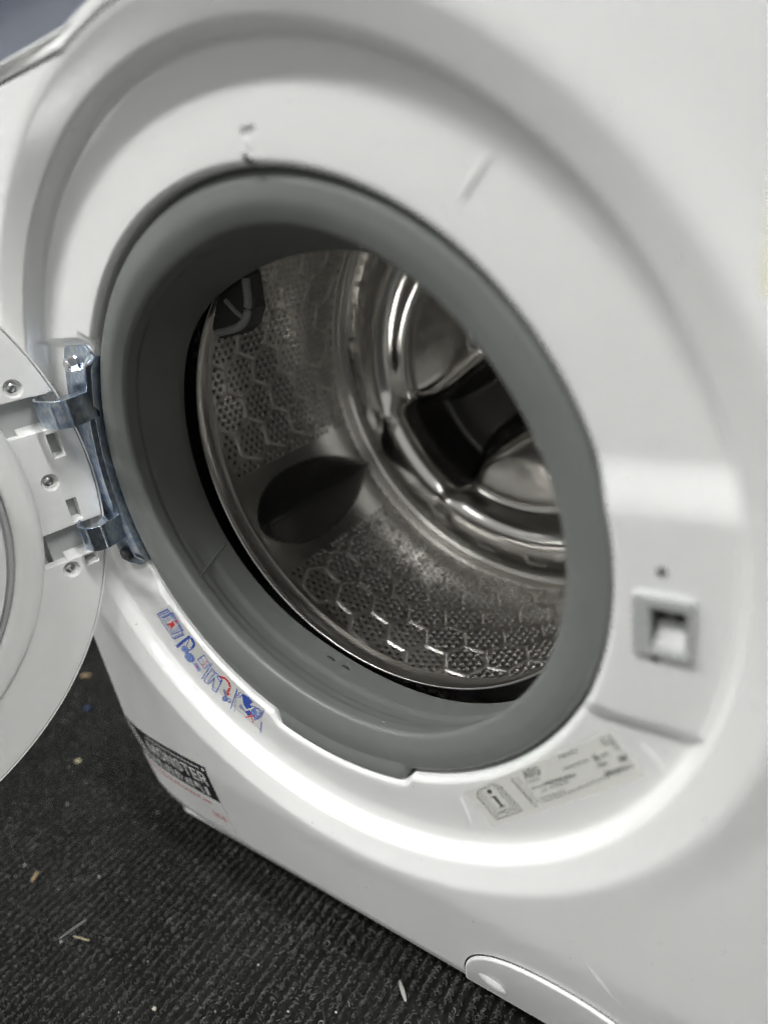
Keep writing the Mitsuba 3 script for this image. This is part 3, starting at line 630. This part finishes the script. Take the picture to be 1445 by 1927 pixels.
# ---------------------------------------------------------------- stickers (outlines and strokes in millimetres on the face they are stuck to)
PR = {"outl":[[-190.3,-108.0],[-164.8,-96.7],[-80.5,-175.7],[-93.3,-204.2]],"lines":[[0.45,[[-185.9,-111.0],[-168.3,-101.9],[-157.2,-123.6],[-174.3,-132.8],[-185.9,-111.0]]],[0.45,[[-184.4,-112.3],[-166.0,-102.9]]],[0.35,[[-182.8,-113.7],[-164.4,-104.1],[-156.7,-120.4]]],[0.5,[[-179.4,-113.1],[-162.6,-104.2],[-156.0,-118.7],[-172.9,-127.6],[-179.4,-113.1]]],[0.6,[[-168.3,-101.9],[-185.9,-111.0]]],[0.6,[[-174.3,-132.8],[-157.3,-123.8]]],[0.35,[[-173.7,-131.0],[-156.9,-121.9]]],[0.22,[[-176.3,-113.4],[-163.7,-106.7]]],[0.22,[[-175.8,-115.1],[-163.5,-108.2]]],[0.22,[[-172.5,-123.9],[-159.0,-116.5]]],[0.22,[[-171.9,-125.2],[-158.2,-117.8]]],[0.35,[[-151.0,-125.6],[-158.9,-136.0],[-156.8,-139.5],[-150.7,-135.5]]],[0.3,[[-159.1,-141.3],[-161.3,-142.7],[-163.8,-143.2],[-165.8,-142.9],[-166.9,-141.6],[-166.8,-139.9],[-165.3,-138.1],[-163.1,-136.7],[-160.6,-136.1],[-158.6,-136.5],[-157.5,-137.7],[-157.7,-139.5],[-159.1,-141.3]]],[0.3,[[-168.1,-142.3],[-162.0,-139.2],[-157.9,-139.4]]],[0.3,[[-162.9,-137.1],[-161.5,-142.3]]],[0.35,[[-155.6,-150.1],[-158.3,-151.7],[-161.2,-152.5],[-163.8,-152.2],[-165.6,-150.9],[-166.1,-148.9],[-165.3,-146.6],[-163.3,-144.4],[-160.6,-142.8],[-157.7,-142.1],[-155.1,-142.4],[-153.5,-143.7],[-152.9,-145.6],[-153.7,-147.9],[-155.6,-150.1]]],[0.3,[[-156.6,-149.4],[-158.5,-150.5],[-160.6,-150.9],[-162.3,-150.3],[-163.1,-149.1],[-162.8,-147.4],[-161.4,-145.8],[-159.5,-144.7],[-157.4,-144.4],[-155.7,-144.9],[-154.9,-146.2],[-155.3,-147.8],[-156.6,-149.4]]],[0.25,[[-162.8,-145.5],[-156.3,-149.6]]],[0.25,[[-154.8,-143.1],[-163.6,-151.5]]],[0.4,[[-149.2,-146.5],[-137.9,-138.3],[-133.5,-145.8],[-142.8,-153.6],[-149.2,-146.5]]],[0.35,[[-144.2,-142.8],[-137.8,-149.6]]],[0.45,[[-152.1,-167.0],[-130.1,-144.2]]],[0.5,[[-148.1,-165.7],[-132.4,-150.2],[-123.5,-158.9],[-137.6,-176.3],[-141.5,-174.0],[-133.5,-160.3],[-145.3,-170.3],[-149.2,-168.7],[-148.1,-165.7]]],[0.4,[[-133.6,-153.1],[-130.2,-154.6],[-135.7,-158.6]]],[0.45,[[-129.0,-157.4],[-125.5,-155.4],[-124.1,-159.1],[-127.4,-162.0],[-129.0,-157.4]]],[0.35,[[-145.1,-168.3],[-134.0,-157.2]]],[0.3,[[-135.1,-173.5],[-139.0,-171.1]]],[0.5,[[-125.6,-178.9],[-126.3,-180.1],[-127.4,-181.3],[-128.7,-182.2],[-130.0,-182.6],[-130.9,-182.5],[-131.4,-181.9],[-131.2,-180.8],[-130.5,-179.6],[-129.4,-178.4],[-128.1,-177.5],[-126.8,-177.1],[-125.9,-177.2],[-125.4,-177.8],[-125.6,-178.9]]],[0.5,[[-120.9,-178.8],[-121.5,-180.0],[-122.5,-181.0],[-123.6,-181.8],[-124.7,-182.2],[-125.5,-182.1],[-125.9,-181.5],[-125.7,-180.5],[-125.1,-179.4],[-124.1,-178.3],[-123.0,-177.5],[-121.9,-177.2],[-121.1,-177.3],[-120.8,-177.9],[-120.9,-178.8]]],[0.55,[[-125.7,-169.4],[-126.0,-177.3]]],[0.4,[[-124.3,-168.9],[-124.9,-177.8]]],[0.5,[[-106.8,-162.1],[-124.2,-188.5]]],[0.2,[[-109.8,-167.7],[-120.6,-190.7]]],[0.3,[[-110.3,-170.7],[-105.9,-165.6],[-103.0,-164.9]]],[0.3,[[-110.8,-172.0],[-106.4,-170.3],[-103.1,-166.8]]],[0.25,[[-107.6,-167.4],[-105.7,-171.4]]],[0.4,[[-97.0,-175.3],[-90.2,-175.1],[-86.5,-174.7],[-85.6,-176.7]]],[0.35,[[-111.5,-181.9],[-108.4,-179.2],[-106.5,-184.5],[-111.5,-181.9]]],[0.25,[[-108.4,-179.2],[-109.4,-183.5]]],[0.35,[[-84.5,-175.9],[-85.1,-177.1],[-85.8,-178.2],[-86.6,-179.4],[-87.5,-180.5],[-88.4,-181.6],[-89.5,-182.7],[-90.6,-183.7],[-91.8,-184.7],[-93.0,-185.6],[-94.2,-186.4],[-95.4,-187.1],[-96.6,-187.7]]],[0.35,[[-83.0,-175.6],[-83.7,-176.9],[-84.5,-178.2],[-85.4,-179.6],[-86.4,-180.9],[-87.5,-182.2],[-88.8,-183.4],[-90.0,-184.6],[-91.4,-185.8],[-92.8,-186.8],[-94.2,-187.7],[-95.6,-188.5],[-97.0,-189.2]]],[0.35,[[-81.7,-175.3],[-82.4,-176.8],[-83.3,-178.3],[-84.4,-179.8],[-85.5,-181.2],[-86.8,-182.7],[-88.1,-184.1],[-89.6,-185.4],[-91.1,-186.7],[-92.6,-187.8],[-94.2,-188.8],[-95.7,-189.8],[-97.3,-190.5]]],[0.3,[[-94.9,-178.2],[-93.4,-183.3],[-89.7,-184.7]]],[0.3,[[-92.5,-177.3],[-89.5,-180.9]]],[0.3,[[-87.4,-179.2],[-89.4,-182.7],[-92.7,-185.6],[-96.0,-186.8],[-98.1,-185.9],[-98.0,-183.1],[-96.0,-179.6],[-92.7,-176.7],[-89.4,-175.5],[-87.4,-176.5],[-87.4,-179.2]]],[0.3,[[-89.7,-190.1],[-87.6,-189.1]]],[0.3,[[-90.3,-191.6],[-88.2,-190.6]]],[0.3,[[-90.9,-193.1],[-88.8,-192.1]]],[0.3,[[-91.5,-194.5],[-89.4,-193.5]]],[0.3,[[-92.1,-196.0],[-90.0,-195.0]]],[0.3,[[-92.7,-197.5],[-90.6,-196.5]]],[0.3,[[-93.3,-199.0],[-91.2,-197.9]]],[0.3,[[-93.9,-200.5],[-91.8,-199.4]]],[0.3,[[-94.5,-202.0],[-92.4,-200.9]]]],"blue":[[[-174.9,-139.7],[-150.0,-122.3],[-148.1,-123.4],[-172.6,-141.5]],[[-150.6,-124.6],[-146.4,-124.1],[-144.9,-128.8],[-147.0,-132.6],[-149.3,-134.9],[-155.7,-136.9],[-150.9,-133.7],[-148.3,-130.3],[-149.0,-126.8]],[[-102.9,-165.4],[-95.7,-166.7],[-92.0,-170.3],[-96.7,-174.2],[-95.5,-177.1],[-103.2,-181.3],[-105.0,-176.3]],[[-106.0,-184.6],[-99.0,-181.1],[-97.6,-184.8],[-103.6,-188.8]]],"red":[[[-172.9,-116.7],[-166.6,-113.3],[-165.4,-116.8],[-172.3,-120.9]],[[-176.3,-118.2],[-172.8,-116.4],[-172.3,-118.1],[-175.1,-119.7]],[[-167.2,-112.8],[-165.7,-111.9],[-165.4,-113.2],[-167.0,-114.1]],[[-172.9,-120.1],[-170.5,-118.8],[-169.9,-120.6],[-172.4,-121.9]],[[-159.8,-111.4],[-160.5,-112.3],[-161.7,-113.0],[-162.9,-113.3],[-163.7,-113.1],[-163.7,-112.4],[-163.0,-111.6],[-161.8,-110.8],[-160.6,-110.5],[-159.8,-110.8],[-159.8,-111.4]],[[-154.3,-154.0],[-152.2,-152.8],[-151.3,-155.1],[-153.4,-156.4]],[[-144.0,-149.3],[-142.0,-148.1],[-141.6,-149.3],[-143.7,-150.7]],[[-138.2,-144.8],[-136.2,-143.6],[-136.1,-145.1],[-138.1,-146.2]],[[-122.5,-169.1],[-118.3,-172.3],[-123.4,-174.3]]],"light":[[[-159.1,-141.3],[-161.3,-142.7],[-163.8,-143.2],[-165.8,-142.9],[-166.9,-141.6],[-166.8,-139.9],[-165.3,-138.1],[-163.1,-136.7],[-160.6,-136.1],[-158.6,-136.5],[-157.5,-137.7],[-157.7,-139.5],[-159.1,-141.3]],[[-155.6,-150.1],[-158.2,-151.6],[-161.0,-152.3],[-163.6,-152.0],[-165.3,-150.7],[-165.9,-148.8],[-165.1,-146.5],[-163.3,-144.4],[-160.7,-142.9],[-157.9,-142.3],[-155.4,-142.6],[-153.7,-143.9],[-153.1,-145.8],[-153.8,-148.0],[-155.6,-150.1]],[[-157.5,-153.1],[-151.8,-150.1],[-148.9,-156.7],[-153.6,-160.4]],[[-126.3,-179.1],[-126.8,-180.0],[-127.6,-180.8],[-128.6,-181.4],[-129.5,-181.7],[-130.2,-181.7],[-130.5,-181.3],[-130.5,-180.6],[-130.0,-179.7],[-129.2,-178.9],[-128.2,-178.3],[-127.3,-178.0],[-126.6,-178.0],[-126.3,-178.4],[-126.3,-179.1]],[[-96.0,-178.6],[-90.6,-176.2],[-91.0,-182.4],[-96.8,-187.4],[-99.6,-184.6]]],"redl":[[1.3,[[-124.6,-156.0],[-119.0,-155.6],[-115.8,-158.2],[-115.8,-163.3]]],[0.25,[[-118.3,-165.2],[-122.1,-170.1]]],[0.25,[[-117.4,-164.9],[-121.0,-169.7]]],[0.25,[[-116.4,-164.6],[-120.0,-169.4]]],[0.25,[[-115.4,-164.2],[-119.0,-169.0]]],[0.5,[[-107.8,-191.7],[-94.9,-184.8]]],[0.5,[[-99.5,-182.7],[-99.5,-193.9]]]],"aegc":[[94.6,-176.2],[113.1,-196.2],[204.5,-111.5],[187.5,-88.8]],"A":[[0.3,[[105.5,-169.4],[117.5,-157.7]]],[0.3,[[105.5,-169.4],[117.5,-182.4],[120.5,-178.8],[123.3,-177.0],[125.2,-174.3],[129.1,-171.1],[117.5,-157.7]]],[0.3,[[105.9,-170.7],[104.4,-172.4],[116.7,-185.6],[120.4,-180.4],[122.5,-178.5],[124.4,-178.3],[127.7,-174.0],[132.0,-171.0],[119.9,-157.3],[118.4,-158.8]]],[0.35,[[105.6,-173.4],[104.5,-174.7],[116.7,-188.1],[134.7,-170.8],[122.2,-157.7],[121.0,-159.0]]],[0.25,[[123.3,-177.0],[122.8,-175.2]]],[0.2,[[107.8,-169.2],[109.3,-167.8]]],[0.2,[[116.5,-161.1],[117.9,-159.7]]],[0.2,[[109.1,-170.7],[110.6,-169.3]]],[0.2,[[117.8,-162.6],[119.2,-161.2]]],[0.2,[[110.4,-172.1],[111.8,-170.8]]],[0.2,[[119.1,-164.0],[120.5,-162.6]]],[0.2,[[111.7,-173.6],[113.1,-172.3]]],[0.2,[[120.4,-165.4],[121.8,-164.0]]],[0.2,[[112.9,-175.1],[114.4,-173.7]]],[0.2,[[121.6,-166.9],[123.1,-165.4]]],[0.2,[[114.2,-176.6],[115.7,-175.2]]],[0.2,[[122.9,-168.3],[124.3,-166.9]]],[0.2,[[115.5,-178.0],[116.9,-176.7]]],[0.2,[[124.2,-169.7],[125.6,-168.3]]],[0.2,[[116.8,-179.5],[118.2,-178.1]]],[0.2,[[125.5,-171.2],[126.9,-169.7]]]],"Ap":[[[115.3,-166.7],[114.6,-167.5],[113.6,-167.8],[112.8,-167.6],[112.2,-167.0],[112.1,-166.0],[112.4,-164.9],[113.1,-164.1],[114.0,-163.8],[114.9,-164.0],[115.5,-164.7],[115.6,-165.6],[115.3,-166.7]],[[114.0,-170.2],[117.4,-167.2],[122.1,-173.2],[123.8,-171.8],[124.1,-172.3],[119.4,-177.0],[119.1,-176.4],[120.5,-174.8],[116.0,-169.6],[114.4,-170.9]]],"T":[["AEG",[[138.7,-144.1],[149.1,-134.8],[136.0,-140.3]]]],"G":[[1.0,[[128.4,-148.6],[143.4,-163.9]]],[0.8,[[132.4,-145.9],[146.1,-159.8]]],[0.8,[[139.0,-147.0],[147.7,-139.0]]],[0.8,[[141.7,-150.2],[149.5,-143.3]]],[0.8,[[147.9,-149.3],[151.3,-145.7]]],[1.6,[[149.9,-142.6],[168.3,-126.9]]],[0.9,[[153.0,-143.7],[164.3,-133.7]]],[0.7,[[146.3,-155.9],[161.7,-141.5]]],[0.7,[[147.9,-157.2],[162.4,-143.7]]],[0.7,[[162.4,-143.7],[198.0,-107.3]]],[1.1,[[159.7,-118.4],[169.7,-109.4]]],[0.9,[[161.6,-126.1],[175.7,-113.1]]],[2.6,[[178.6,-108.5],[180.6,-111.8]]],[1.2,[[181.8,-108.5],[186.0,-104.0]]],[1.6,[[180.2,-115.3],[185.2,-111.2]]],[1.0,[[182.7,-95.0],[183.6,-98.6]]],[1.0,[[183.6,-99.1],[187.4,-96.6]]],[1.2,[[186.1,-92.3],[191.4,-100.3]]],[2.6,[[191.3,-106.2],[195.4,-102.6]]],[1.2,[[184.0,-118.7],[198.0,-107.3]]],[0.8,[[184.3,-120.0],[190.6,-115.2]]]]}
mm = lambda pts: [(a / 1000, b / 1000) for a, b in pts]
def strokes(items, y, h=.00008, kw=1.8):
    g = [LineString(mm(p)).buffer(w / 2000 * kw, cap_style=2, join_style=2) for w, p in items]
    return prism(unary_union(g), h, 0, xz(y), back=False)
def fills(items, y, h=.00008):
    return prism(unary_union([Polygon(mm(p)).buffer(0) for p in items]), h, 0, xz(y), back=False)
I = W + 'instruction_sticker__'
sy = RING_Y - .00012
a0, a1 = -149.6, -115.0
emit(I + 'film', prism(sector(.1905, .2205, a0, a1), .00012, 0, xz(RING_Y)), 'm_film', 30, 'clear instruction sticker with blue and red pictures')
emit(I + 'light_blue_print', fills(PR['light'], sy), 'm_light_blue_print', False, kind='stuff')
emit(I + 'blue_print', cat_([strokes(PR['lines'], sy - .00009), fills(PR['blue'], sy - .00009)]), 'm_blue_print', False, 'blue pictures of a leaflet, a drum and a bag', kind='stuff')
emit(I + 'red_print', cat_([fills(PR['red'], sy - .00018), strokes(PR['redl'], sy - .00018)]), 'm_red_print', False, 'red letter i, arrow and cross', kind='stuff')
G = W + 'rating_sticker__'
cor = np.array(PR['aegc']) / 1000
emit(G + 'paper', prism(Polygon(cor).buffer(-.0008).buffer(.0008), .00012, 0, xz(RING_Y)), 'm_paper', 30, 'cream rating sticker with black print below the opening')
emit(G + 'book_print', cat_([strokes(PR['A'], sy, kw=1.7), fills(PR['Ap'], sy)]), 'm_black_print', False, 'printed open book with a letter i', kind='stuff')
emit(G + 'small_print', strokes([q for q in PR['G'][2:]], sy, kw=1.1), 'm_grey_print', False, kind='stuff')
def text_on(txt, o, e, n_, h, y, bold=False, shear=0.0):
    """Lettering from point o along the unit vector e, capitals h tall, on the plane y."""
    m = meshkit.text_mesh(txt, h, .00008, bold); v = m.vertices
    e = np.asarray(e, float) / np.linalg.norm(e); n_ = np.asarray(n_, float) / np.linalg.norm(n_)
    q = np.asarray(o)[None] + v[:, :1] * e[None] + v[:, 1:2] * n_[None]
    m.vertices = np.column_stack([q[:, 0], y - v[:, 2], q[:, 1]]); return m
ex = cor[3] - cor[0]; ex /= np.linalg.norm(ex); ez = np.array([-ex[1], ex[0]])
o = cor[1]
L_ = np.linalg.norm(cor[3] - cor[0]); Hh = np.linalg.norm(cor[1] - cor[0])
(t0, t1, t2) = (np.array(q) / 1000 for q in PR['T'][0][1])
c0, c1 = np.array(PR['G'][0][1][0]) / 1000, np.array(PR['G'][1][1][0]) / 1000
emit(G + 'black_lettering', cat_([text_on('AEG', t0, t1 - t0, t2 - t0, .0050, sy, True),
     text_on('00000B8BC9', c0, -ez, ex, .0024, sy, True), text_on('DELP TOTAMTOO', c1, -ez, ex, .0016, sy)]), 'm_black_print', False, 'black lettering of the rating sticker', kind='stuff')
S = W + 'shop_sticker__'
def on_panel(d): return lambda u, v, w: np.column_stack([u, surf(u, v) - w - d, v])
def sheet(x0, x1, z0, z1, d):
    a, b = np.meshgrid(np.linspace(x0, x1, 70), np.linspace(z0, z1, 40), indexing='ij')
    return tm(np.stack([a, surf(a, b) - d, b], -1).reshape(-1, 3), grid_faces(70, 40))
def fine(m):
    v, f = trimesh.remesh.subdivide_to_size(m.vertices, m.faces, .004); return trimesh.Trimesh(v, f, process=False)
emit(S + 'paper', sheet(-.2940, -.1580, -.342, -.2505, .00015), 'm_white_print', 30, 'white shop sticker with a black banner low on the front')
emit(S + 'black_banner', sheet(-.2925, -.1590, -.2975, -.2515, .00030), 'm_black_print', 30)
def ptext(txt, x0, z0, h, bold=True, w=None, d=.00045):
    m = fine(meshkit.text_mesh(txt, h, .00006, bold)); v = m.vertices
    k = 1 if w is None else w / (v[:, 0].max() - v[:, 0].min())
    m.vertices = np.column_stack([x0 + v[:, 0] * k, surf(x0 + v[:, 0] * k, z0 + v[:, 1]) - d - v[:, 2], z0 + v[:, 1]]); return m
def bent(poly, h, place): m = fine(prism(poly, h)); m.vertices = place(*m.vertices.T); return m
emit(S + 'white_lettering', cat_([ptext('MONSTER', -.2560, -.2770, .0150, True, .0900)] +
     [bent(LineString([(-.290 + .030 * a, -.256), (-.290 + .030 * b, -.2935)]).buffer(.0024, cap_style=2).segmentize(.004), .00006, on_panel(.00045)) for a, b in ((0, .62), (.38, 1.0))] +
     [bent(unary_union([sbox(-.256 + .0074 * k, -.2935 + .0035 * (k % 4 == 1), -.256 + .0074 * k + (.0030, .0052, .0014, .0044)[k % 4], -.2825 - .0030 * (k % 5 == 2)).union(sbox(-.256 + .0074 * k, -.2885, -.2515 + .0074 * k, -.2870) if k % 3 == 0 else sbox(-.256 + .0074 * k, -.2935, -.2512 + .0074 * k, -.2920)) for k in range(12)]).segmentize(.004), .00006, on_panel(.00045))] +
     [bent(sbox(-.2520, -.2572, -.1690, -.2560).segmentize(.004), .00006, on_panel(.00045)), bent(Point(-.1635, -.2560).buffer(.0018), .00006, on_panel(.00045))]), 'm_white_print', False, kind='stuff')
emit(S + 'red_lettering', cat_([bent(unary_union([sbox(-.2840 + .0062 * k, -.3092, -.2840 + .0062 * k + (.0044 if k % 4 else .0052), -.3062) for k in range(15)]).segmentize(.004), .00006, on_panel(.00030)), ptext('.com', -.1895, -.3092, .0042, True, None, .00030), ptext('18.G', -.1830, -.3265, .0062, True, None, .00030)]), 'm_faded_red_print', False, kind='stuff')
emit(W + 'yellow_label', prism(sbox(.2405, .118, .285, .166).buffer(-.003).buffer(.003).segmentize(.004), .00012, 0, on_panel(0)), 'm_yellow_paper', 30, 'plain pale yellow label on the right of the front')

# ---------------------------------------------------------------- litter on the carpet
FZ = -HZ + .001
def bit(key, m, bsdf, label, cat, group=None):
    k = emit(key, m, bsdf, True); labels[k] = {'label': label, 'category': cat}
    if group: labels[k]['group'] = group
def sliver(x, y, l, w, a, seed):
    b = blob([0, 0, 0], 1, l / 2, w / 2, w / 3, 3, .25, seed); c_, s_ = math.cos(a), math.sin(a)
    b.vertices = b.vertices @ np.array([[c_, s_, 0], [-s_, c_, 0], [0, 0, 1]]) + [x, y, FZ + w / 3]; return b
bit('wood_chip', sliver(-.683, .146, .019, .007, .4, 1), 'm_wood', 'tan wood chip on the carpet close behind the edge of the open door', 'wood chip')
bit('wood_chip', sliver(-.397, -.096, .0130, .0042, 2.2, 2), 'm_wood', 'tan wood chip on the open carpet at the left', 'wood chip')
bit('wood_chip', sliver(-.515, .029, .008, .006, .3, 6), 'm_straw', 'small brown chip on the carpet below the blue bead', 'wood chip')
bit('wood_splinter', sliver(.0155, .006, .0180, .0034, -.67, 3), 'm_grey_straw', 'grey wood splinter on the carpet beside the bottom edge of the machine', 'splinter')
bit('blue_bead', blob([-.603, .099, FZ + .003], .0042, 1, 1, .8, 2, .2, 4), 'm_blue_bead', 'small blue bead on the carpet between the door and the machine', 'bead')
bit('straw', tube([[-.3035, -.1215, FZ + .0012], [-.3005, -.110, FZ + .002], [-.2970, -.096, FZ + .0014]], .0006, 6), 'm_grey_straw', 'long grey straw on the carpet, lying beside a shorter yellow one', 'straw')
bit('straw', tube([[-.2925, -.1125, FZ + .0015], [-.283, -.1098, FZ + .002], [-.2745, -.107, FZ + .0014]], .00065, 6), 'm_straw', 'short yellow straw on the carpet, lying beside a longer grey one', 'straw')
bit('crumb', blob([-.165, -.113, FZ + .001], .0016, 1.3, 1, .7, 2, .5, 5), 'm_crumb', 'cream crumb on the carpet near the bottom of the photo', 'crumb')
for k, (x_, y_) in enumerate([(-.191, -.131), (-.024, -.035), (-.423, -.094), (-.354, .004), (-.343, .026), (-.300, -.122), (-.205, -.090), (-.110, -.040), (-.33, -.06), (-.28, -.02), (-.06, -.055), (-.46, -.02)]):
    bit('grit', blob([x_, y_, FZ + .0006], .0006 + .0003 * (k % 3), 1.2, 1, .8, 1, .4, 20 + k), 'm_pale_crumb', 'tiny pale speck of grit on the black carpet', 'grit', 'pale specks of grit on the carpet')
